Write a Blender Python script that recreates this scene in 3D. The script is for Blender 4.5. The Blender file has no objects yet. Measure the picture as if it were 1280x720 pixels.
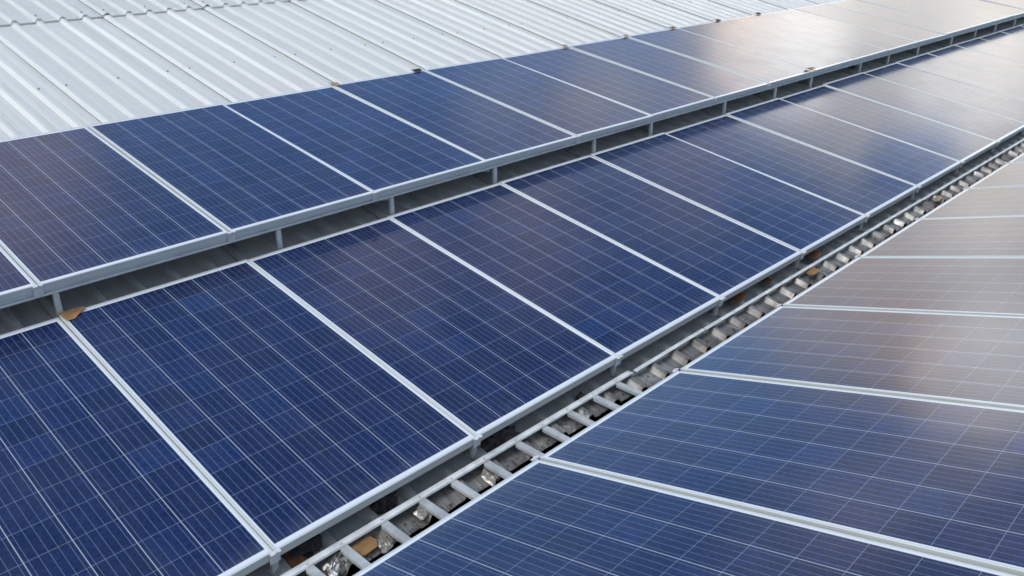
import bpy, bmesh, math, random
from mathutils import Vector, Matrix
random.seed(11)
C = bpy.context.scene
COL = C.collection
H = 9.0                                   # eye height above the ground: the roof is a low warehouse roof
R = math.radians

# ------------------------------------------------------------------ node helpers
class NT:
    def __init__(s, tree):
        s.t = tree; s.n = tree.nodes; s.l = tree.links
    def new(s, kind, **kw):
        n = s.n.new(kind)
        for k, v in kw.items(): setattr(n, k, v)
        return n
    def put(s, sock, v):
        if hasattr(v, 'is_linked') or hasattr(v, 'links'): s.l.new(v, sock)
        elif v is not None: sock.default_value = v
    def m(s, op, a, b=None, c=None, clamp=False):
        n = s.new('ShaderNodeMath', operation=op, use_clamp=clamp)
        s.put(n.inputs[0], a)
        if b is not None: s.put(n.inputs[1], b)
        if c is not None: s.put(n.inputs[2], c)
        return n.outputs[0]
    def vm(s, op, a, b=None, out=0):
        n = s.new('ShaderNodeVectorMath', operation=op)
        s.put(n.inputs[0], a)
        if b is not None: s.put(n.inputs[1], b)
        return n.outputs[out]
    def mix(s, f, a, b):
        n = s.new('ShaderNodeMix', data_type='RGBA')
        s.put(n.inputs[0], f); s.put(n.inputs[6], a); s.put(n.inputs[7], b)
        return n.outputs[2]
    def ramp(s, v, lo, hi, a=0.0, b=1.0, smooth=True):
        n = s.new('ShaderNodeMapRange', interpolation_type='SMOOTHSTEP' if smooth else 'LINEAR')
        s.put(n.inputs[0], v); s.put(n.inputs[1], lo); s.put(n.inputs[2], hi); s.put(n.inputs[3], a); s.put(n.inputs[4], b)
        return n.outputs[0]
    def noise(s, vec, scale, detail=3, rough=0.55, out=0, dist=0.0):
        n = s.new('ShaderNodeTexNoise')
        s.put(n.inputs['Vector'], vec); n.inputs['Scale'].default_value = scale
        n.inputs['Detail'].default_value = detail; n.inputs['Roughness'].default_value = rough
        n.inputs['Distortion'].default_value = dist
        return n.outputs[out]
    def mapping(s, vec, scale=(1, 1, 1), loc=(0, 0, 0)):
        n = s.new('ShaderNodeMapping'); s.put(n.inputs[0], vec)
        n.inputs['Scale'].default_value = scale; n.inputs['Location'].default_value = loc
        return n.outputs[0]

def rgb(r, g, b): return (r, g, b, 1.0)

def new_mat(name):
    m = bpy.data.materials.new(name); m.use_nodes = True
    t = NT(m.node_tree); p = t.n['Principled BSDF']
    return m, t, p

def simple(name, col, rough=0.5, metal=0.0, var=0.12, scale=6.0, bump=0.0, bscale=40):
    m, t, p = new_mat(name)
    tc = t.new('ShaderNodeTexCoord').outputs['Object']
    n = t.noise(tc, scale, 4, 0.6)
    f = t.ramp(n, 0.3, 0.7)
    a = rgb(*[c*(1-var) for c in col]); b = rgb(*[min(1, c*(1+var)) for c in col])
    t.put(p.inputs['Base Color'], t.mix(f, a, b))
    p.inputs['Roughness'].default_value = rough; p.inputs['Metallic'].default_value = metal
    if bump:
        bn = t.new('ShaderNodeBump'); bn.inputs['Strength'].default_value = bump; bn.inputs['Distance'].default_value = 0.01
        t.put(bn.inputs['Height'], t.noise(tc, bscale, 4, 0.6)); t.put(p.inputs['Normal'], bn.outputs[0])
    return m

# ------------------------------------------------------------------ panel glass with its printed cells
PW, PL, PT = 1.0085, 1.893, 0.040          # panel width, length, frame depth
LIP, MARG = 0.0105, 0.0070
CX = (PW-2*(LIP+MARG))/6.0
MY = 0.030
CY = (PL-2*MY)/12.0

def cell_mat():
    m, t, p = new_mat('polycrystalline_cells')
    tc = t.new('ShaderNodeTexCoord').outputs['Object']
    oi = t.new('ShaderNodeObjectInfo').outputs['Random']
    sx = t.new('ShaderNodeSeparateXYZ'); t.put(sx.inputs[0], tc)
    u = t.m('DIVIDE', t.m('SUBTRACT', sx.outputs[0], LIP+MARG), CX)
    v = t.m('DIVIDE', t.m('SUBTRACT', sx.outputs[1], MY), CY)
    fu, fv = t.m('FRACT', u), t.m('FRACT', v)
    du = t.m('MULTIPLY', t.m('MINIMUM', fu, t.m('SUBTRACT', 1.0, fu)), CX)
    dv = t.m('MULTIPLY', t.m('MINIMUM', fv, t.m('SUBTRACT', 1.0, fv)), CY)
    col_gap = t.m('LESS_THAN', du, 0.0018)
    row_gap = t.m('LESS_THAN', dv, 0.0012)
    out_x = t.m('GREATER_THAN', t.m('ABSOLUTE', t.m('SUBTRACT', u, 3.0)), 3.0)
    out_y = t.m('GREATER_THAN', t.m('ABSOLUTE', t.m('SUBTRACT', v, 6.0)), 6.0)
    outside = t.m('MAXIMUM', out_x, out_y)
    b5 = t.m('FRACT', t.m('MULTIPLY', fu, 5.0))
    bus = t.m('LESS_THAN', t.m('ABSOLUTE', t.m('SUBTRACT', b5, 0.5)), 0.0010*5/CX)
    # cell tint: one random value per cell, plus crystal flakes
    cid = t.new('ShaderNodeCombineXYZ')
    t.put(cid.inputs[0], t.m('FLOOR', u)); t.put(cid.inputs[1], t.m('FLOOR', v)); t.put(cid.inputs[2], t.m('MULTIPLY', oi, 57.0))
    wn = t.new('ShaderNodeTexWhiteNoise', noise_dimensions='3D'); t.put(wn.inputs['Vector'], cid.outputs[0])
    cr = wn.outputs['Value']
    off = t.new('ShaderNodeCombineXYZ'); t.put(off.inputs[0], t.m('MULTIPLY', oi, 31.0)); t.put(off.inputs[1], t.m('MULTIPLY', oi, 17.0))
    loc = t.vm('ADD', tc, off.outputs[0])
    vo = t.new('ShaderNodeTexVoronoi'); t.put(vo.inputs['Vector'], loc); vo.inputs['Scale'].default_value = 95.0
    fl = t.new('ShaderNodeSeparateColor'); t.put(fl.inputs[0], vo.outputs['Color'])
    a = t.mix(cr, rgb(0.0050, 0.0125, 0.050), rgb(0.0085, 0.0165, 0.066))
    cr2 = t.m('MULTIPLY', t.m('POWER', cr, 7.0), 0.6)
    a = t.mix(cr2, a, rgb(0.0055, 0.0250, 0.095))
    pan = t.ramp(oi, 0.0, 1.0, 0.0, 0.45, False)
    a = t.mix(pan, a, rgb(0.0085, 0.0130, 0.046))
    flk = t.ramp(fl.outputs[0], 0.0, 1.0, 0.68, 1.36, False)
    hs = t.new('ShaderNodeHueSaturation'); t.put(hs.inputs['Value'], flk); t.put(hs.inputs['Color'], a)
    c = hs.outputs[0]
    c = t.mix(bus, c, rgb(0.088, 0.118, 0.200))
    c = t.mix(row_gap, c, rgb(0.112, 0.143, 0.215))
    c = t.mix(col_gap, c, rgb(0.270, 0.305, 0.365))
    c = t.mix(outside, c, rgb(0.56, 0.60, 0.66))
    # thin dust film, thicker along the lower frame and in streaks where rain ran off
    st = t.noise(t.mapping(loc, (9, 0.9, 1)), 1.0, 4, 0.6)
    blot = t.noise(loc, 2.2, 4, 0.6)
    low = t.ramp(sx.outputs[1], 0.0, 0.13, 0.085, 0.0)
    dust = t.m('ADD', t.m('MULTIPLY', t.ramp(st, 0.42, 0.78), 0.024), t.m('MULTIPLY', t.ramp(blot, 0.35, 0.75), 0.016))
    dust = t.m('ADD', dust, t.m('MULTIPLY', low, t.ramp(t.noise(loc, 7.0, 3), 0.3, 0.7)))
    c = t.mix(dust, c, rgb(0.36, 0.36, 0.35))
    t.put(p.inputs['Base Color'], c)
    ro = t.m('ADD', 0.115, t.m('MULTIPLY', t.ramp(blot, 0.3, 0.8), 0.05))
    t.put(p.inputs['Roughness'], ro)
    p.inputs['IOR'].default_value = 1.47
    # rolled solar glass is faintly uneven
    bn = t.new('ShaderNodeBump'); bn.inputs['Strength'].default_value = 0.05; bn.inputs['Distance'].default_value = 0.004
    t.put(bn.inputs['Height'], t.noise(loc, 5.0, 2, 0.5)); t.put(p.inputs['Normal'], bn.outputs[0])
    return m

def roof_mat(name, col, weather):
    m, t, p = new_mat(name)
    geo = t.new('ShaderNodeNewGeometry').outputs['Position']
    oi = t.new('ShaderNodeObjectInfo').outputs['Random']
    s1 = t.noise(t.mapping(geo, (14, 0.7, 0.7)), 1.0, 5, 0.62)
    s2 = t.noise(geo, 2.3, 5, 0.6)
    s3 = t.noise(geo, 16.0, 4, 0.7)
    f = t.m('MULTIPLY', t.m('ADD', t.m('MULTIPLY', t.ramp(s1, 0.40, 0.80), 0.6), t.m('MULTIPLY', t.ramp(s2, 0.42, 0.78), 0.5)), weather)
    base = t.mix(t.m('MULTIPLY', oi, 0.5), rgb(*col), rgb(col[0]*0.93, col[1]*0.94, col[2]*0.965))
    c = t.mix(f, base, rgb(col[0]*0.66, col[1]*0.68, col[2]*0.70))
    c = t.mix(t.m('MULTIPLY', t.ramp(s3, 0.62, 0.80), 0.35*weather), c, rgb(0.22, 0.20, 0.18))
    t.put(p.inputs['Base Color'], c)
    p.inputs['Metallic'].default_value = 0.0
    t.put(p.inputs['Roughness'], t.ramp(s2, 0.3, 0.7, 0.42, 0.58))
    bn = t.new('ShaderNodeBump'); bn.inputs['Strength'].default_value = 0.12; bn.inputs['Distance'].default_value = 0.01
    t.put(bn.inputs['Height'], t.noise(t.mapping(geo, (3, 1, 1)), 3.0, 3)); t.put(p.inputs['Normal'], bn.outputs[0])
    return m

def end_mat():
    """Bare sheet ends over the gutter: silvery, with brown rust creeping up from the cut edge."""
    m, t, p = new_mat('weathered_sheet_end')
    geo = t.new('ShaderNodeNewGeometry').outputs['Position']
    sp = t.new('ShaderNodeSeparateXYZ'); t.put(sp.inputs[0], geo)
    s1 = t.noise(t.mapping(geo, (26, 3, 3)), 1.0, 5, 0.65)
    s2 = t.noise(geo, 11.0, 5, 0.65)
    c = t.mix(t.ramp(s1, 0.35, 0.7), rgb(0.56, 0.57, 0.565), rgb(0.27, 0.27, 0.265))
    c = t.mix(t.m('MULTIPLY', t.ramp(s2, 0.55, 0.75), 0.5), c, rgb(0.16, 0.13, 0.105))
    oi = t.new('ShaderNodeObjectInfo').outputs['Random']
    s4 = t.noise(t.mapping(geo, (5.5, 2, 2)), 1.0, 3, 0.5)
    c = t.mix(t.m('MULTIPLY', t.ramp(t.m('ADD', s4, t.m('MULTIPLY', oi, 0.16)), 0.48, 0.72), 0.6), c, rgb(0.15, 0.14, 0.13))
    e = t.ramp(t.m('ADD', sp.outputs[1], t.m('MULTIPLY', s2, 0.06)), 2.185, 2.215, 1.0, 0.0)
    c = t.mix(t.m('MULTIPLY', e, 0.55), c, rgb(0.17, 0.105, 0.06))
    t.put(p.inputs['Base Color'], c)
    p.inputs['Metallic'].default_value = 0.3; t.put(p.inputs['Roughness'], t.ramp(s2, 0.3, 0.7, 0.3, 0.6))
    return m

M = {}
M['cells'] = cell_mat()
M['frame'] = simple('anodised_aluminium', (0.455, 0.485, 0.48), 0.48, 0.1, 0.05, 3.0)
M['back'] = simple('white_backsheet', (0.62, 0.63, 0.64), 0.6)
M['galv'] = simple('galvanised_steel', (0.53, 0.555, 0.565), 0.45, 0.2, 0.16, 9.0, 0.05)
M['rung'] = simple('dull_galvanised_steel', (0.36, 0.385, 0.40), 0.5, 0.2, 0.2, 12.0, 0.05)
M['ladder'] = simple('bright_galvanised_steel', (0.58, 0.615, 0.63), 0.45, 0.15, 0.16, 14.0, 0.05)
M['rail'] = simple('rail_aluminium', (0.60, 0.63, 0.625), 0.45, 0.2, 0.10, 5.0)
M['roof'] = roof_mat('white_roof_sheet', (0.82, 0.84, 0.825), 0.08)
M['roof_low'] = roof_mat('dirty_shaded_roof_sheet', (0.42, 0.44, 0.44), 1.0)  # dirty sheet; base colour also lowered to deepen the shade in the row gap
M['end'] = end_mat()
M['screw'] = simple('screw_head_and_lap_shade', (0.27, 0.27, 0.265), 0.6, 0.3)
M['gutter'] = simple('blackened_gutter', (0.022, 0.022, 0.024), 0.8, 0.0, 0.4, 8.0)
M['card'] = simple('cardboard', (0.40, 0.235, 0.105), 0.85, 0.0, 0.2, 12.0, 0.2)
M['card_pale'] = simple('faded_cardboard', (0.48, 0.37, 0.24), 0.85, 0.0, 0.2, 12.0, 0.2)
M['card_dark'] = simple('wet_cardboard', (0.075, 0.05, 0.033), 0.85, 0.0, 0.3, 12.0, 0.2)
M['rust'] = simple('rust_brown_cardboard', (0.20, 0.085, 0.035), 0.85, 0.0, 0.35, 15.0, 0.3)
M['foil'] = simple('aluminium_foil', (0.78, 0.77, 0.75), 0.25, 0.9, 0.1, 14.0, 0.3, 30)
M['tape'] = simple('dirty_flashing_tape', (0.60, 0.57, 0.52), 0.38, 0.6, 0.3, 20.0, 0.3, 50)
M['rag'] = simple('blackened_rag', (0.020, 0.020, 0.023), 0.9, 0.0, 0.5, 25.0, 0.4, 60)
M['litter'] = simple('brown_litter', (0.075, 0.055, 0.038), 0.9, 0.0, 0.6, 30.0)
M['ground'] = simple('dry_ground', (0.16, 0.145, 0.12), 0.95, 0.0, 0.25, 0.08)

# ------------------------------------------------------------------ mesh helpers
def box(bm, x0, x1, y0, y1, z0, z1, mi=0, mat=None):
    vs = [bm.verts.new((x, y, z)) for x in (x0, x1) for y in (y0, y1) for z in (z0, z1)]
    if mat is not None:
        for v in vs: v.co = mat @ v.co
    idx = [(0, 1, 3, 2), (4, 6, 7, 5), (0, 4, 5, 1), (2, 3, 7, 6), (0, 2, 6, 4), (1, 5, 7, 3)]
    fs = []
    for q in idx:
        f = bm.faces.new([vs[i] for i in q]); f.material_index = mi; fs.append(f)
    return fs

def bar(bm, a, b, w, h, up=(0, 0, 1), mi=0):
    """A box of section w x h from a to b."""
    a, b = Vector(a), Vector(b); d = (b-a); L = d.length; d.normalize()
    s = d.cross(Vector(up)).normalized(); n = s.cross(d)
    mat = Matrix.Translation(a) @ Matrix(((s.x, d.x, n.x, 0), (s.y, d.y, n.y, 0), (s.z, d.z, n.z, 0), (0, 0, 0, 1)))
    return box(bm, -w/2, w/2, 0, L, -h/2, h/2, mi, mat)

def disc(bm, c, r, h, n=8, normal=(0, 0, 1), mi=0):
    rot = Vector((0, 0, 1)).rotation_difference(Vector(normal)).to_matrix().to_4x4()
    mat = Matrix.Translation(c) @ rot
    res = bmesh.ops.create_cone(bm, cap_ends=True, segments=n, radius1=r, radius2=r*0.8, depth=h, matrix=mat)
    for v in res['verts']:
        for f in v.link_faces: f.material_index = mi

def build(name, bm, mats, parent=None, bevel=0.0, smooth=False):
    bmesh.ops.recalc_face_normals(bm, faces=bm.faces[:])
    if bevel: bmesh.ops.bevel(bm, geom=bm.edges[:], offset=bevel, segments=1, affect='EDGES', clamp_overlap=True)
    if smooth:
        for f in bm.faces: f.smooth = True
    me = bpy.data.meshes.new(name); bm.to_mesh(me); bm.free()
    for m in (mats if isinstance(mats, (list, tuple)) else [mats]): me.materials.append(m)
    o = bpy.data.objects.new(name, me); COL.objects.link(o)
    if parent: o.parent = parent
    return o

def tag(o, label=None, cat=None, group=None, kind=None):
    if label: o['label'] = label
    if cat: o['category'] = cat
    if group: o['group'] = group
    if kind: o['kind'] = kind
    return o

def empty(name, loc=(0, 0, 0), rot=(0, 0, 0)):
    o = bpy.data.objects.new(name, None); COL.objects.link(o)
    o.location = (loc[0], loc[1], loc[2]); o.rotation_euler = rot; o.empty_display_size = 0.2
    return o

# ------------------------------------------------------------------ layout numbers (metres; X along the rows, +Y up the far slope)
P = 1.012
SA = 0.982                                # the upper row uses slightly narrower panels
ROWS = {'A': (4.264*SA, -1.682*SA+H, 0.1533, 1.111*SA), 'B': (2.296, -2.131+H, 0.1634, 1.1365), 'C': (1.942, -2.072+H, 0.2766, 2.1524)}
SEAM = {'A': {0: -.008, 1: .006, 2: .012, 3: -.012, 4: 0, 5: -.006, 6: -.008, 7: .03, 8: .03},
        'B': {3: -.018, 4: -.006, 5: -.004, 6: -.006, 7: .01, 8: .012, 11: -.03, 12: .02},
        'C': {0: -.003, 1: -.008, 2: .008, 3: .015, 4: .008, 5: -.012, 6: .02}}
TR = R(11.6)
def roof_z(y, off=0.0): return -1.475+H-(6.135-y)*math.tan(TR)+off/math.cos(TR)
def seam_x(row, i): return ROWS[row][3]+i*P*(SA if row == 'A' else 1)+SEAM[row].get(i, 0.0)

# ------------------------------------------------------------------ the solar panels
def make_panel():
    root = empty('solar_panel')
    bm = bmesh.new()
    g = 0.0
    w = 0.0105
    # frame: two long sides, two short sides butted between them; a C-section, lip on top and a return flange below
    for (x0, x1, y0, y1) in ((0, w, 0, PL), (PW-w, PW, 0, PL)):
        box(bm, x0, x1, y0, y1, -PT, 0)
    for (y0, y1) in ((0, w), (PL-w, PL)):
        box(bm, w+0.0002, PW-w-0.0002, y0, y1, -PT, -0.0002)
    bmesh.ops.bevel(bm, geom=bm.edges[:], offset=0.0014, segments=1, affect='EDGES', clamp_overlap=True)
    box(bm, w+0.0002, w+0.022, w+.001, PL-w-.001, -PT+0.001, -PT+0.003)
    box(bm, PW-w-0.022, PW-w-0.0002, w+.001, PL-w-.001, -PT+0.001, -PT+0.003)
    fr = build('frame', bm, M['frame'], root)
    bm = bmesh.new()
    box(bm, w+0.0004, PW-w-0.0004, w+0.0004, PL-w-0.0004, -0.0085, -0.0018)
    for f in bm.faces:
        f.material_index = 0 if f.calc_center_median().z > -0.003 else 1
    gl = build('cell_glass', bm, [M['cells'], M['back']], root)
    return root, fr, gl

proto = make_panel()
used = False
ORD = 'first second third fourth fifth sixth seventh eighth ninth tenth eleventh twelfth thirteenth fourteenth fifteenth sixteenth seventeenth eighteenth nineteenth twentieth'.split()
ROWTXT = {'A': 'upper row by the roof', 'B': 'middle row', 'C': 'right-hand row'}
GROUP = {'A': 'solar panels in the upper row', 'B': 'solar panels in the middle row', 'C': 'solar panels in the right-hand row'}
SPECIAL = {
 ('A', -1): 'violet-blue solar panel cut off by the left edge, nearest end of the upper row',
 ('A', 17): 'pale cloud-reflecting solar panel at the farthest visible end of the upper row',
 ('B', -1): 'nearest solar panel of the middle row, cut off at the lower left corner',
 ('B', 0): 'dark blue solar panel with a cardboard scrap at its top left corner',
 ('B', 15): 'solar panel at the farthest visible end of the middle row',
 ('C', -1): 'deep blue solar panel at the bottom edge, nearest of the right-hand row',
 ('C', 6): 'solar panel at the farthest visible end of the right-hand row',
}
TINT = {'A': ['violet-blue', 'violet-blue', 'blue', 'blue', 'blue', 'grey-blue', 'grey-blue', 'grey-blue', 'cloud-streaked', 'cream-reflecting', 'cream-reflecting'],
        'B': ['deep blue', 'dark blue', 'dark blue', 'blue', 'violet-blue', 'violet-blue', 'blue', 'blue', 'grey-violet', 'blue-grey'],
        'C': ['deep blue', 'blue', 'greyish', 'grey-brown', 'grey', 'grey', 'pale grey', 'pale grey']}
def place_panel(row, i, first, last):
    global used
    if not used: root, used = proto[0], True
    else:
        root = proto[0].copy(); COL.objects.link(root)
        for ch in proto[1:]:
            c = ch.copy(); COL.objects.link(c); c.parent = root
    y, z, t, _ = ROWS[row]
    x0, x1 = seam_x(row, i), seam_x(row, i+1)
    xm = (x0+x1)/2
    jr, jt = random.gauss(0, R(0.05 if row == 'C' else 0.13)), random.gauss(0, R(0.05 if row == 'C' else 0.17))
    dz = random.uniform(-.0008, .0008)
    if row == 'C':
        root.location = (xm+PW/2, y, z+dz); root.rotation_euler = (t+jt, jr, math.pi)
    else:
        sc = SA if row == 'A' else 1.0
        root.location = (xm-PW*sc/2, y, z+dz); root.rotation_euler = (t+jt, jr, 0); root.scale = (sc, sc, sc)
    k = i-first
    tl = TINT[row]; tint = tl[k] if k < len(tl) else 'pale'
    lab = SPECIAL.get((row, i), '%s solar panel, %s from the near end of the %s' % (tint, ORD[k], ROWTXT[row]))
    tag(root, lab, 'solar panel', GROUP[row])
RANGE = {'A': (-1, 17), 'B': (-1, 15), 'C': (-1, 6)}
for row, (a, b) in RANGE.items():
    for i in range(a, b+1): place_panel(row, i, a, b)

# ------------------------------------------------------------------ mounting racks: one per row
def rack(row, label):
    y, z, t, _ = ROWS[row]
    s = -1 if row == 'C' else 1
    a, b = RANGE[row]
    xs, xe = seam_x(row, a)+0.01, seam_x(row, b+1)-0.01
    root = empty('mounting_rack', ((xs+xe)/2, y, roof_z(y) if row != 'C' else z-0.2))
    inv = Matrix.Translation(-root.location)
    ct, st = math.cos(t), math.sin(t)
    def pt(d, n): return (y+s*(d*ct)-s*n*st, z+d*st+n*ct)   # d up the panel, n above its top face
    def rail(d, h=0.04, w=0.04):
        yy, zz = pt(d, -PT-0.002-h/2)
        bm = bmesh.new()
        up = (0, -s*st, ct)
        if row == 'A' and d < 0.1:                 # channel with a slot along its face
            bar(bm, (xs, yy+0.004, zz), (xe, yy+0.004, zz), w-0.008, h, up)
            for k in (-1, 1):
                o = Vector(up)*(k*0.0102)
                bar(bm, (xs, yy-w/2+0.002+o.y, zz+o.z), (xe, yy-w/2+0.002+o.y, zz+o.z), 0.0038, h/2-0.0034, up)
        else: bar(bm, (xs, yy, zz), (xe, yy, zz), w, h, up)
        # the slot along the rail's front and top
        bm.transform(inv)
        return build('rail', bm, M['rail'], root, 0.001)
    if row == 'A':
        rail(0.028, 0.034, 0.036); rail(PL*SA-0.25)
    else:
        rail(0.32); rail(PL-0.32)
    # posts: folded angle, a wide leg along the row and a narrow one going back
    if row == 'A': px = [1.185, 2.448, 3.30, 4.262, 5.414, 6.209, 7.43, 8.433, 9.245, 10.529, 11.367, 12.358, 13.626, 14.643, 15.599, 16.6, 17.6]
    if row == 'A': px = [x*SA for x in px]
    elif row == 'B': px = [seam_x('B', i)+0.012 for i in range(0, 16)]
    else: px = [seam_x('C', i) for i in range(0, 7)]
    for k, x in enumerate(px):
        if row == 'C':
            yp = y-0.55; zt = z+0.55*math.tan(t)-PT-0.045; zb_ = croof_z(yp)
        elif row == 'A':
            yp = y+0.034; zt = z-PT-0.034; zb_ = roof_z(yp)
        else:
            yp = y+0.030; zt = z-PT-0.001; zb_ = roof_z(yp)
        w = 0.027 if row != 'B' else 0.026
        bm = bmesh.new()
        box(bm, x-w/2, x+w/2, yp-0.0015, yp+0.0015, zb_, zt)
        box(bm, x-w/2, x-w/2+0.003, yp+0.0017, yp+0.018, zb_, zt)
        box(bm, x-w/2-0.004, x+w/2+0.012, yp-0.002, yp+0.04, zb_-0.001, zb_+0.004)
        bm.transform(inv)
        build('post', bm, M['galv'], root)
    if row == 'A':
        for x in (3.22, 4.12, 8.28, 10.3, 12.1, 14.3):
            bm = bmesh.new()
            bar(bm, (x+0.01, y+0.045, z-PT-0.04), (x-0.12, y+0.36, roof_z(y+0.36)+0.01), 0.03, 0.004, (1, 0, 0))
            bm.transform(inv); build('brace', bm, M['galv'], root)
    # end clamps bridging each pair of frames at the row's lower edge
    for i in range(a+1, b+1):
        x = seam_x(row, i)
        if row == 'A' and i not in (0, 1, 2, 4): continue
        bm = bmesh.new()
        yy, zz = pt(0.0, 0)
        def q(x0, x1, d0, d1, n0, n1):
            mat = Matrix.Translation((0, y, z)) @ Matrix.Rotation(t if s > 0 else -t, 4, 'X')
            box(bm, x0, x1, min(s*d0, s*d1), max(s*d0, s*d1), n0, n1, 0, mat)
        q(x-0.021, x+0.021, 0.001, -0.016, 0.0006, 0.0036)
        q(x-0.021, x+0.021, -0.0030, -0.0062, -0.052, 0.0004)
        mat = Matrix.Translation((0, y, z)) @ Matrix.Rotation(t if s > 0 else -t, 4, 'X')
        disc(bm, mat @ Vector((x, s*-0.0105, 0.0062)), 0.0062, 0.005, 6, (0, -s*st, ct))
        bm.transform(inv)
        build('clamp', bm, M['galv'], root)
    tag(root, label, 'mounting rack')
    return root

CT = ROWS['C'][2]
def croof_z(y): return ROWS['C'][1]-0.17+(1.70-y)*math.tan(CT-0.02)
rack('A', 'grey rails and thin posts holding up the lower edge of the upper panel row')
rack('B', 'galvanised posts with clamps under the front edge of the middle panel row')
rack('C', 'clamps and rails along the valley edge of the right-hand panel row')

# ------------------------------------------------------------------ the corrugated roof
def profile(x_start, n, phase_rib, rh=0.028):
    """Points (x, h) of a trapezoidal sheet: n pitches, ribs at phase_rib."""
    pitch = P/5
    pts = []
    for k in range(n+1):
        c = x_start+k*pitch
        pts += [(c-0.036 if k else c-0.043, 0.0 if k else 0.008), (c-0.0145, rh), (c+0.0145, rh), (c+0.034, 0.0)]
        if k < n:
            m = c+pitch/2
            pts += [(m-0.028, 0.0), (m-0.024, 0.0012), (m+0.024, 0.0012), (m+0.028, 0.0)]
    return pts

def sheet(root, x0, y_lo, y_hi, lift, mats, screws=(), end_len=0.0, ragged=0.0, zfun=roof_z, name='roof_sheet'):
    inv = Matrix.Translation(-root.location)
    pts = profile(x0, 5, 0)
    bm = bmesh.new()
    ys = [y_lo, y_hi]
    if end_len: ys = [y_lo, y_lo+end_len*0.5*(1 if y_hi > y_lo else -1), y_lo+end_len*(1 if y_hi > y_lo else -1), y_hi]
    rows = []
    n = len(pts)
    for j, y in enumerate(ys):
        r = []
        for i, (x, h) in enumerate(pts):
            yy = y
            droop = 0.0
            if j == 0 and ragged:
                yy += random.uniform(-ragged, ragged); droop = random.uniform(-.4, .25)*ragged
            # the sheets are laid left over right: the last rib slips under its neighbour's first
            drop = -0.004 if i >= n-4 else 0.0
            zz = zfun(yy)+(h+lift+drop)/math.cos(TR)+droop
            r.append(bm.verts.new((x, yy, zz)))
        rows.append(r)
    for j in range(len(rows)-1):
        for i in range(n-1):
            f = bm.faces.new((rows[j][i], rows[j][i+1], rows[j+1][i+1], rows[j+1][i]))
            f.material_index = 1 if (end_len and j < 2) else 0
    # thickness of the metal at the edges
    res = bmesh.ops.solidify(bm, geom=bm.faces[:], thickness=0.0011)
    # dark strip added in the side lap, painting the crevice shade there
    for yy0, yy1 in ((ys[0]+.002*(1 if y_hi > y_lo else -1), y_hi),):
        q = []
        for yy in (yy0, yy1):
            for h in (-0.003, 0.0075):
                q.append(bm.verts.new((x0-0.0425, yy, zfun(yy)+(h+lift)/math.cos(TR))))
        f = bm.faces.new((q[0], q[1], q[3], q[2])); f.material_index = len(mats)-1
    for y in screws:
        for k in (0, 2, 4):
            x = x0+k*P/5+random.uniform(-.006, .006)
            z = zfun(y)+(0.030+lift+0.004)/math.cos(TR)
            disc(bm, Vector((x, y+random.uniform(-.012, .012), z)), 0.0085, 0.007, 8, (0, -math.sin(TR), math.cos(TR)), len(mats)-1)
    bm.transform(inv)
    bmesh.ops.recalc_face_normals(bm, faces=bm.faces[:])
    return build(name, bm, mats, root)

def make_roof():
    root = empty('metal_roof', (10, 4.5, roof_z(4.5)))
    X0 = 2.346
    for k in range(-4, 24):
        x = X0+k*P
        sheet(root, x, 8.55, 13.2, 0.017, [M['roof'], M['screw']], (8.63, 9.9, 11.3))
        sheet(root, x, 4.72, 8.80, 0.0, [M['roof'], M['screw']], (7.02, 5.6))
    X1 = 2.189-P
    for k in range(-3, 20):
        x = X1+k*P
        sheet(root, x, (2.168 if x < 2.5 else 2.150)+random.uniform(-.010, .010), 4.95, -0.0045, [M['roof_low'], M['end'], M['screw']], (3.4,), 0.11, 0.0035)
    # the opposite slope that carries the right-hand row
    for k in range(-3, 16):
        x = X1+k*P
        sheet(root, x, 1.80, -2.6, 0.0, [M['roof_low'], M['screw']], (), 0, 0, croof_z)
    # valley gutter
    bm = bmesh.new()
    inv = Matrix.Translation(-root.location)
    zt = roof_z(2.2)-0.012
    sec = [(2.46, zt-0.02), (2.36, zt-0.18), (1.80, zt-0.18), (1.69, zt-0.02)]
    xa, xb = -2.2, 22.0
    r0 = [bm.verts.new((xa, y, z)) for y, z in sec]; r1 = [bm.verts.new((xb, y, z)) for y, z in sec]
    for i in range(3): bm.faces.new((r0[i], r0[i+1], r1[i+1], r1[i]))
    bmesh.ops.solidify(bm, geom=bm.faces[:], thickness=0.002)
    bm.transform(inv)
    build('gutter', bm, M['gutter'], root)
    tag(root, 'white ribbed metal roof sheets under and above the solar panels', 'roof')
make_roof()

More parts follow.
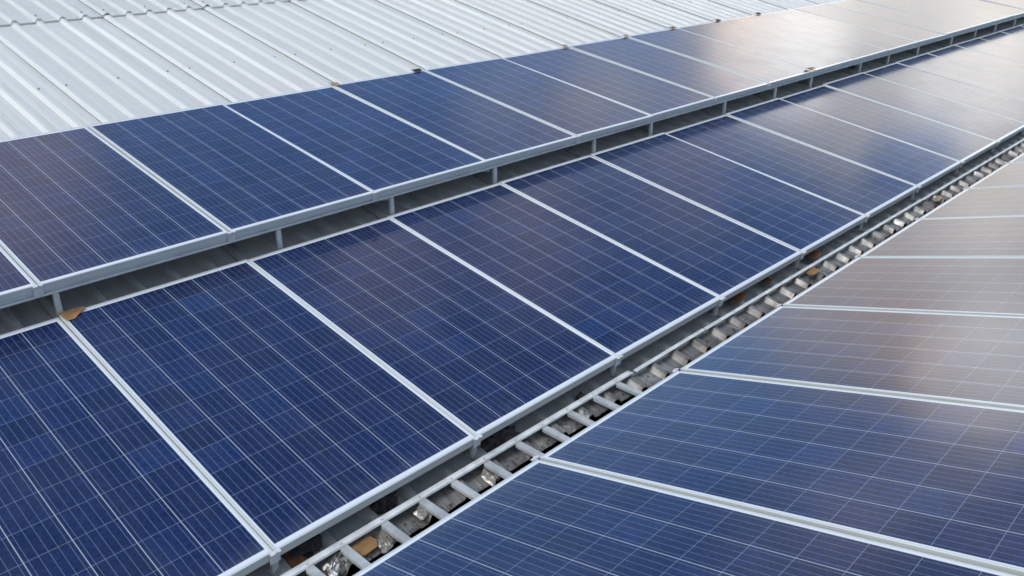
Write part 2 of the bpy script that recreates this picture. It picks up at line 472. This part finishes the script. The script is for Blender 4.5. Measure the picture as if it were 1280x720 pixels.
# ------------------------------------------------------------------ ladder tray along the valley and the bare rail after it
def make_ladder():
    x0, x1 = 0.45, 3.22
    y, zr = 2.257, roof_z(2.257)+0.040
    root = empty('cable_ladder', ((x0+x1)/2, y, roof_z(y)))
    inv = Matrix.Translation(-root.location)
    up = (0, -math.sin(TR)*0.3, 1)
    for yy in (y, 1.86):
        bm = bmesh.new()
        zc = zr
        bar(bm, (x0, yy, zc), (x1, yy, zc), 0.036, 0.003, up)
        bar(bm, (x0, yy+(0.0165 if yy == y else -0.0165), zc-0.0205), (x1, yy+(0.0165 if yy == y else -0.0165), zc-0.0205), 0.003, 0.037, up)
        # folded edge bead
        bar(bm, (x0, yy-0.012, zc+0.0032), (x1, yy-0.012, zc+0.0032), 0.006, 0.003, up)
        bm.transform(inv); build('side_rail', bm, M['ladder'], root)
    for x in (0.50, 0.68, 0.865, 1.05, 1.237, 1.390, 1.585, 1.780, 1.955, 2.150, 2.350, 2.530, 2.710, 2.905, 3.090):
        bm = bmesh.new()
        dz = random.uniform(-.0015, .0015)
        bar(bm, (x, y-0.010, zr-0.0045+dz), (x+random.uniform(-.004, .004), 1.87, zr-0.0045), 0.034, 0.003, (0, 0, 1))
        bar(bm, (x-0.017, y-0.020, zr-0.0125+dz), (x-0.017, 1.88, zr-0.0125), 0.003, 0.013, (0, 0, 1))
        disc(bm, Vector((x, y-0.004, zr+0.0036)), 0.006, 0.004, 6)
        bm.transform(inv); build('rung', bm, M['rung'], root)
    tag(root, 'galvanised ladder tray with flat rungs lying along the roof valley', 'cable ladder')
make_ladder()

def make_valley_rail():
    x0, x1 = 3.245, 17.5
    y = 2.252
    root = empty('valley_rail', ((x0+x1)/2, y, roof_z(y)))
    inv = Matrix.Translation(-root.location)
    xs = [x0, 3.92, 7.2, 11.6, x1]
    for a, b in zip(xs, xs[1:]):
        bm = bmesh.new()
        j = random.uniform(-.006, .006)
        z = roof_z(y)+0.038
        bar(bm, (a+.004, y+j, z), (b-.004, y-j-0.01*(a > 5), z-0.003*(a > 5)), 0.022, 0.003, (0, -0.15, 1))
        bar(bm, (a+.004, y+j+0.0095, z-0.016), (b-.004, y-j+0.0095-0.01*(a > 5), z-0.016), 0.003, 0.028, (0, -0.15, 1))
        bm.transform(inv); build('rail_length', bm, M['ladder'], root)
    tag(root, 'thin metal angle running along the valley beyond the ladder tray', 'rail')
make_valley_rail()

# ------------------------------------------------------------------ scraps lying about
def scrap(name, loc, pts, thick, mat, label, cat, rot=(0, 0, 0), fold=0.0, group=None):
    """A torn flat piece: outline pts in metres, real thickness, folded along its middle."""
    bm = bmesh.new()
    bot = [bm.verts.new((x, y, fold*abs(x)+random.uniform(-.002, .002))) for x, y in pts]
    c0 = bm.verts.new((sum(p[0] for p in pts)/len(pts), sum(p[1] for p in pts)/len(pts), 0.0))
    n = len(pts)
    for i in range(n): bm.faces.new((bot[i], bot[(i+1) % n], c0))
    bmesh.ops.solidify(bm, geom=bm.faces[:], thickness=thick)
    o = build(name, bm, mat)
    o.location = loc; o.rotation_euler = rot
    tag(o, label, cat, group)
    return o

def torn(w, d, n=9, rough=0.18):
    out = []
    for i in range(n):
        a = 2*math.pi*i/n
        k = 1/max(abs(math.cos(a)), abs(math.sin(a)))
        k *= 1+random.uniform(-rough, rough*0.4)
        out.append((w/2*math.cos(a)*k*0.92, d/2*math.sin(a)*k*0.92))
    return out

def crumple(name, loc, size, mat, label, cat, rot=(0, 0, 0), amp=0.35, sub=3, group=None, smooth=False):
    """A soft lump, squashed flat underneath, with many small facets."""
    bm = bmesh.new()
    bmesh.ops.create_icosphere(bm, subdivisions=sub, radius=0.5)
    for v in bm.verts:
        k = 1+random.uniform(-amp, amp)
        z = v.co.z if v.co.z > -0.2 else -0.2
        v.co = Vector((v.co.x*size[0]*k, v.co.y*size[1]*k, (z+0.2)*size[2]*1.4*(1+random.uniform(-amp, amp))))
    o = build(name, bm, mat, None, 0, smooth)
    o.location = loc; o.rotation_euler = rot
    tag(o, label, cat, group)
    return o

def crease(name, loc, w, d, h, mat, label, cat, rot=(0, 0, 0), n=9, group=None):
    """A creased sheet of foil or tape: a grid pushed into sharp random ridges, edges torn."""
    bm = bmesh.new()
    g = []
    for a in range(n):
        r = []
        for b in range(n):
            u, v = a/(n-1)-0.5, b/(n-1)-0.5
            e = 1-(2*max(abs(u), abs(v)))**3
            z = h*(0.15+e*random.uniform(0.1, 1.0))
            r.append(bm.verts.new((w*(u+random.uniform(-.05, .05)), d*(v+random.uniform(-.05, .05)+0.12*math.sin(5*u)), z)))
        g.append(r)
    for a in range(n-1):
        for b in range(n-1):
            q = (g[a][b], g[a+1][b], g[a+1][b+1], g[a][b+1])
            if (a+b) % 2: bm.faces.new((q[0], q[1], q[2])); bm.faces.new((q[0], q[2], q[3]))
            else: bm.faces.new((q[0], q[1], q[3])); bm.faces.new((q[1], q[2], q[3]))
    bmesh.ops.solidify(bm, geom=bm.faces[:], thickness=0.0008)
    o = build(name, bm, mat)
    o.location = loc; o.rotation_euler = rot
    tag(o, label, cat, group)
    return o

ROT = (TR, 0, 0)
def on_roof(x, y, off): return (x, y, roof_z(y, off))
ta, tb = ROWS['A'][2], ROWS['B'][2]
def on_A(x, d, n): return (x, ROWS['A'][0]+d*math.cos(ta)-n*math.sin(ta), ROWS['A'][1]+d*math.sin(ta)+n*math.cos(ta))
def on_B(x, d, n): return (x, ROWS['B'][0]+d*math.cos(tb)-n*math.sin(tb), ROWS['B'][1]+d*math.sin(tb)+n*math.cos(tb))

scrap('cardboard_scrap', on_B(1.190, 1.868, 0.006), [(-0.050, 0.035), (0.060, 0.030), (0.066, 0.012), (-0.004, -0.046), (-0.040, -0.050), (-0.046, -0.020)], 0.004, M['card'],
      'tan cardboard scrap on the top corner of the near middle-row panel', 'cardboard', (tb, 0, 0), 0.12)
# packing corners left at the upper edge of the upper row
tops = [(4.17, 'card_pale', .085, 'pale cardboard packing corner at the top of the upper row, nearest of the pale ones'),
        (5.07, 'card_dark', .105, 'dark wet packing corner at the top of the upper row, nearest of the dark ones'),
        (7.13, 'card_pale', .085, 'pale packing corner at the upper row top, between two darker panels of grey-blue'),
        (8.19, 'card_pale', .085, 'pale packing corner at the upper row top, next beyond the mid-roof one'),
        (9.14, 'card', .11, 'tan packing corner at the upper row top, just before the two far dark ones'),
        (10.17, 'card_dark', .12, 'dark packing corner at the upper row top, nearer of the far dark pair'),
        (11.21, 'card_dark', .12, 'dark packing corner at the upper row top, farthest of them all')]
tops[2] = (7.13, 'card_pale', .085, 'pale packing corner at the upper row top, second nearest of the pale ones')
tops[3] = (8.19, 'card_pale', .085, 'pale packing corner at the upper row top, farthest of the pale ones')
for x, mk, w, lab in tops:
    scrap('packing_corner', on_A(x*SA, (PL-0.012)*SA, 0.006), [(-w/2, .03), (w/2, .028), (w/2*.9, -.012), (.012, -.034), (-w/2*.7, -.024)], 0.006, M[mk], lab, 'cardboard', (ta, 0, random.uniform(-.1, .1)), 0.18, 'packing corners along the upper edge')
scrap('cardboard_scrap', on_A(9.20*SA, 0.05, 0.006), [(-.10, .03), (-.02, .045), (.07, .0), (.05, -.035), (-.05, -.02)], 0.005, M['card'],
      'tan cardboard scrap on the lower edge of a far upper-row panel', 'cardboard', (ta, 0, 0), 0.2)
# in the shade of the gap
scrap('cardboard_scrap', on_roof(10.36, 4.36, 0.035), torn(.17, .12), 0.006, M['rust'], 'brown cardboard scrap in the gap beneath the upper row, beside a brace', 'cardboard', ROT, 0.3)
scrap('cardboard_scrap', on_roof(14.55, 4.37, 0.035), torn(.36, .14), 0.006, M['rust'], 'red-brown scrap far along the gap between upper and middle rows', 'cardboard', ROT, 0.3)
# in the valley
scrap('cardboard_scrap', on_roof(1.462, 2.212, 0.017), [(-.058, .030), (.048, .032), (.056, -.004), (.040, -.030), (-.022, -.034), (-.062, -.010)], 0.004, M['card'],
      'flat tan cardboard piece showing between two ladder rungs', 'cardboard', ROT, 0.05)
scrap('cardboard_scrap', on_roof(1.205, 2.335, 0.016), torn(.12, .10), 0.005, M['rust'], 'brown cardboard piece under the near front edge of the middle row', 'cardboard', ROT, 0.05)
crease('crumpled_foil', on_roof(1.345, 2.218, 0.004), .115, .085, .032, M['foil'], 'shiny crumpled foil stuffed between the nearest ladder rungs', 'foil', ROT, 10)
crease('flashing_tape', on_roof(1.745, 2.205, 0.022), .060, .055, .012, M['tape'], 'small shiny knot of flashing tape, one ladder opening beyond the tan cardboard', 'tape', ROT, 7, 'flashing tape in the valley')
crease('flashing_tape', on_roof(1.552, 2.190, 0.004), .085, .070, .010, M['tape'], 'pale flashing tape beside the flat tan cardboard between the rungs', 'tape', ROT, 8, 'flashing tape in the valley')
crease('flashing_tape', on_roof(2.110, 2.185, 0.016), .055, .080, .011, M['tape'], 'curled tape on a stained sheet end below the second middle-row clamp', 'tape', ROT, 7, 'flashing tape in the valley')
crumple('black_rag', on_roof(1.300, 2.350, 0.0), (.13, .07, .04), M['rag'], 'black rag under the middle row next to brown cardboard', 'rag', ROT, 0.4, 3, 'black rags under the middle row')
crumple('black_rag', on_roof(1.665, 2.345, 0.0), (.12, .08, .06), M['rag'], 'black crumpled rag under the middle row between the two nearest posts', 'rag', ROT, 0.4, 3, 'black rags under the middle row')
crumple('black_rag', on_roof(2.325, 2.330, 0.0), (.19, .09, .06), M['rag'], 'sooty black bundle just beyond the second valley post', 'rag', ROT, 0.4, 3, 'black rags under the middle row')
crumple('black_rag', on_roof(2.87, 2.305, 0.0), (.05, .05, .04), M['rag'], 'small black scrap under the middle row near the third post', 'rag', ROT, 0.4, 2, 'black rags under the middle row')
scrap('cardboard_scrap', on_roof(4.38, 2.335, 0.034), torn(.17, .09), 0.01, M['rust'], 'rust-brown scrap right beside the fourth valley post', 'cardboard', ROT, 0.3, 'brown scraps along the valley')
scrap('cardboard_scrap', on_roof(4.75, 2.330, 0.034), torn(.10, .09), 0.01, M['rust'], 'small brown scrap midway between the fourth and fifth valley posts', 'cardboard', ROT, 0.3, 'brown scraps along the valley')
scrap('cardboard_scrap', on_roof(5.36, 2.325, 0.034), torn(.18, .10), 0.01, M['rust'], 'rust-brown scrap just past the fifth valley post', 'cardboard', ROT, 0.3, 'brown scraps along the valley')
scrap('cardboard_scrap', on_roof(5.15, 2.205, 0.034), torn(.14, .06), 0.006, M['card'], 'tan scrap on a sheet end outside the thin valley angle', 'cardboard', ROT, 0.2, 'brown scraps along the valley')
scrap('cardboard_scrap', on_roof(7.36, 2.185, 0.030), torn(.16, .06), 0.006, M['card_pale'], 'faded tan scrap farthest along the valley', 'cardboard', ROT, 0.2, 'brown scraps along the valley')

# grit and leaf crumbs that have washed down to the sheet ends
def litter():
    bm = bmesh.new()
    for k in range(420):
        x = random.uniform(0.6, 7.0) if k % 3 == 0 else random.uniform(0.8, 3.4)
        y = 2.165+abs(random.gauss(0, 0.035))
        pitch = P/5
        u = ((x-(2.189-P))/pitch) % 1.0
        h = 0.003 if 0.2 < u < 0.8 else 0.030
        if h > 0.01 and random.random() < 0.8: continue
        r = random.uniform(0.002, 0.008); a = random.uniform(0, 6.28)
        z = roof_z(y, h)
        pts = []
        for i in range(5):
            b = a+i*1.2566
            rr = r*random.uniform(0.4, 1.1)
            pts.append(bm.verts.new((x+rr*math.cos(b)*1.3, y+rr*math.sin(b), z+rr*math.sin(b)*math.tan(TR)+random.uniform(0, 0.003))))
        top = bm.verts.new((x, y, z+0.003+0.3*r))
        for i in range(5): bm.faces.new((pts[i], pts[(i+1) % 5], top))
    o = build('leaf_litter', bm, M['litter'])
    tag(o, 'dark brown grit and leaf crumbs on the sheet ends along the valley', 'litter', None, 'stuff')
litter()

# ------------------------------------------------------------------ ground far below
bm = bmesh.new()
S = 3000
vs = [bm.verts.new(p) for p in ((-S, -S, 0), (S, -S, 0), (S, S, 0), (-S, S, 0))]
bm.faces.new(vs)
g = build('ground', bm, M['ground']); tag(g, None, None, None, 'structure')

# ------------------------------------------------------------------ sky with broken cloud
SUN_EL, SUN_AZ = R(54), R(168)             # azimuth measured from +X towards +Y
def world():
    w = bpy.data.worlds.new('World'); C.world = w; w.use_nodes = True
    t = NT(w.node_tree); bg = t.n['Background']
    sky = t.new('ShaderNodeTexSky', sky_type='NISHITA')
    sky.sun_disc = False; sky.sun_elevation = SUN_EL; sky.sun_rotation = math.pi/2-SUN_AZ
    sky.air_density = 1.0; sky.dust_density = 1.2; sky.ozone_density = 1.6
    d = t.new('ShaderNodeTexCoord').outputs['Generated']
    d = t.vm('NORMALIZE', d)
    sp = t.new('ShaderNodeSeparateXYZ'); t.put(sp.inputs[0], d)
    # cloud layer seen in perspective: direction divided by height
    hz = t.m('ADD', t.m('MAXIMUM', sp.outputs[2], 0.0), 0.22)
    pr = t.new('ShaderNodeCombineXYZ')
    t.put(pr.inputs[0], t.m('DIVIDE', sp.outputs[0], hz)); t.put(pr.inputs[1], t.m('DIVIDE', sp.outputs[1], hz))
    n1 = t.noise(pr.outputs[0], 0.95, 6, 0.56, dist=0.3)
    n2 = t.noise(pr.outputs[0], 3.4, 5, 0.6)
    n = t.m('ADD', t.m('MULTIPLY', n1, 0.72), t.m('MULTIPLY', n2, 0.28))
    def blob(az, el, r0, r1, amp):
        a, e = R(az), R(el)
        c = (math.cos(a)*math.cos(e), math.sin(a)*math.cos(e), math.sin(e))
        dt = t.vm('DOT_PRODUCT', d, c, 1)
        return t.ramp(dt, math.cos(R(r1)), math.cos(R(r0)), 0.0, amp)
    bias = 0.0
    for b in CLOUDS: bias = t.m('ADD', bias, blob(*b))
    dens = t.ramp(t.m('ADD', n, bias), 0.46, 0.84)
    veil = 0.0
    for b in VEILS: veil = t.m('ADD', veil, blob(*b))
    veil = t.m('MULTIPLY', veil, t.ramp(n2, 0.30, 0.68, 0.25, 1.1), None, True)
    dens = t.m('MAXIMUM', dens, veil)
    bright = t.ramp(n2, 0.25, 0.75, 0.80, 1.15)
    cc = t.mix(t.ramp(sp.outputs[2], 0.05, 0.6), rgb(*CLOUD_LOW), rgb(*CLOUD_HIGH))
    sc = t.vm('SCALE', cc, None); sn = sc.node; t.put(sn.inputs['Scale'], bright)
    skyc = t.vm('MULTIPLY', sky.outputs[0], SKY_TINT)
    col = t.mix(dens, skyc, sc)
    warm = 0.0
    for b in WARM: warm = t.m('ADD', warm, blob(*b))
    n3 = t.noise(t.mapping(pr.outputs[0], (1, 1, 1), (3.1, 7.7, 0)), 5.0, 4, 0.6, dist=0.6)
    warm = t.m('MULTIPLY', warm, t.ramp(n3, 0.32, 0.62, 0.30, 1.15), None, True)
    col = t.mix(warm, col, rgb(*CLOUD_WARM))
    glow = 0.0
    for g_ in GLOWS: glow = t.m('ADD', glow, blob(*g_))
    glow = t.m('MULTIPLY', glow, t.m('MAXIMUM', dens, warm))
    col = t.vm('SCALE', col, None); t.put(col.node.inputs['Scale'], t.m('ADD', 1.0, glow))
    t.put(bg.inputs['Color'], col); bg.inputs['Strength'].default_value = SKY_STRENGTH
# azimuth, elevation, full radius, outer radius, amount
CLOUDS = [(18, 6.5, 6, 24, 0.34), (19, 13, 4, 11, 0.32), (36.5, 24, 1, 7, 0.16), (13.2, 19.2, 1, 3.8, -0.45), (22, 24, 2, 8, -0.24), (54, 20, 8, 24, -0.25), (58, 48, 8, 30, -0.2),
          (200, 50, 30, 80, 0.22), (62, 10, 8, 22, -0.25), (40, 11, 2, 9, -0.1)]
# thin high wisps: azimuth, elevation, radii, amount; warm ones are lit through from behind
VEILS = [(58, 28, 4, 16, 0.10), (37, 24, 1, 8, 0.48), (31, 20.5, 1, 6, 0.48), (45, 10, 3, 10, 0.14), (20, 20, 1, 5, 0.18)]
WARM = [(31, 10.5, 1, 7, 0.35), (76, 32, 2, 9, 0.56), (46, 37, 1, 6, 0.40), (35, 33, 1, 6, 0.50), (26, 26.5, 1, 5, 0.34), (35.5, 23.4, 0.5, 3.0, 0.45), (27.3, 12.8, 0.8, 3.8, 0.90), (26, 19.5, 1, 4, 0.30)]
# the sunlit heads of the cloud bank
GLOWS = [(23.8, 16.6, 2.2, 5.2, 1.15), (11.8, 14.6, 1.5, 4.8, 0.9), (17, 12.0, 3, 10, 0.32)]
CLOUD_LOW = (6.45, 6.05, 5.35)
CLOUD_HIGH = (5.2, 5.4, 5.6)
CLOUD_WARM = (7.4, 5.9, 4.6)
SKY_TINT = (0.76, 0.95, 1.12)
SKY_STRENGTH = 0.14
world()

sun = bpy.data.lights.new('sun', 'SUN'); sun.energy = 1.9; sun.angle = R(22); sun.color = (1.0, 0.97, 0.92)
so = bpy.data.objects.new('sun', sun); COL.objects.link(so)
sd = Vector((math.cos(SUN_AZ)*math.cos(SUN_EL), math.sin(SUN_AZ)*math.cos(SUN_EL), math.sin(SUN_EL)))
so.rotation_euler = (-sd).to_track_quat('-Z', 'Y').to_euler(); so.location = (0, 0, H+20)

# ------------------------------------------------------------------ camera
cam = bpy.data.cameras.new('camera'); cam.sensor_width = 36; cam.lens = 36*1065.7/1280; cam.clip_end = 10000; cam.clip_start = 0.05
co = bpy.data.objects.new('camera', cam); COL.objects.link(co)
pi_, ya_ = 0.4233, 0.7697
F = Vector((math.cos(ya_)*math.cos(pi_), math.sin(ya_)*math.cos(pi_), -math.sin(pi_)))
Rv = Vector((math.sin(ya_), -math.cos(ya_), 0)); U = Rv.cross(F)
co.matrix_world = Matrix(((Rv.x, U.x, -F.x, 0), (Rv.y, U.y, -F.y, 0), (Rv.z, U.z, -F.z, H), (0, 0, 0, 1)))
C.camera = co
C.cycles.pixel_filter_type = 'BLACKMAN_HARRIS'; C.cycles.filter_width = 1.6
vs_ = C.view_settings
vs_.view_transform = 'Standard'; vs_.look = 'None'; vs_.gamma = 1.0; vs_.exposure = 0.50; vs_.use_curve_mapping = False
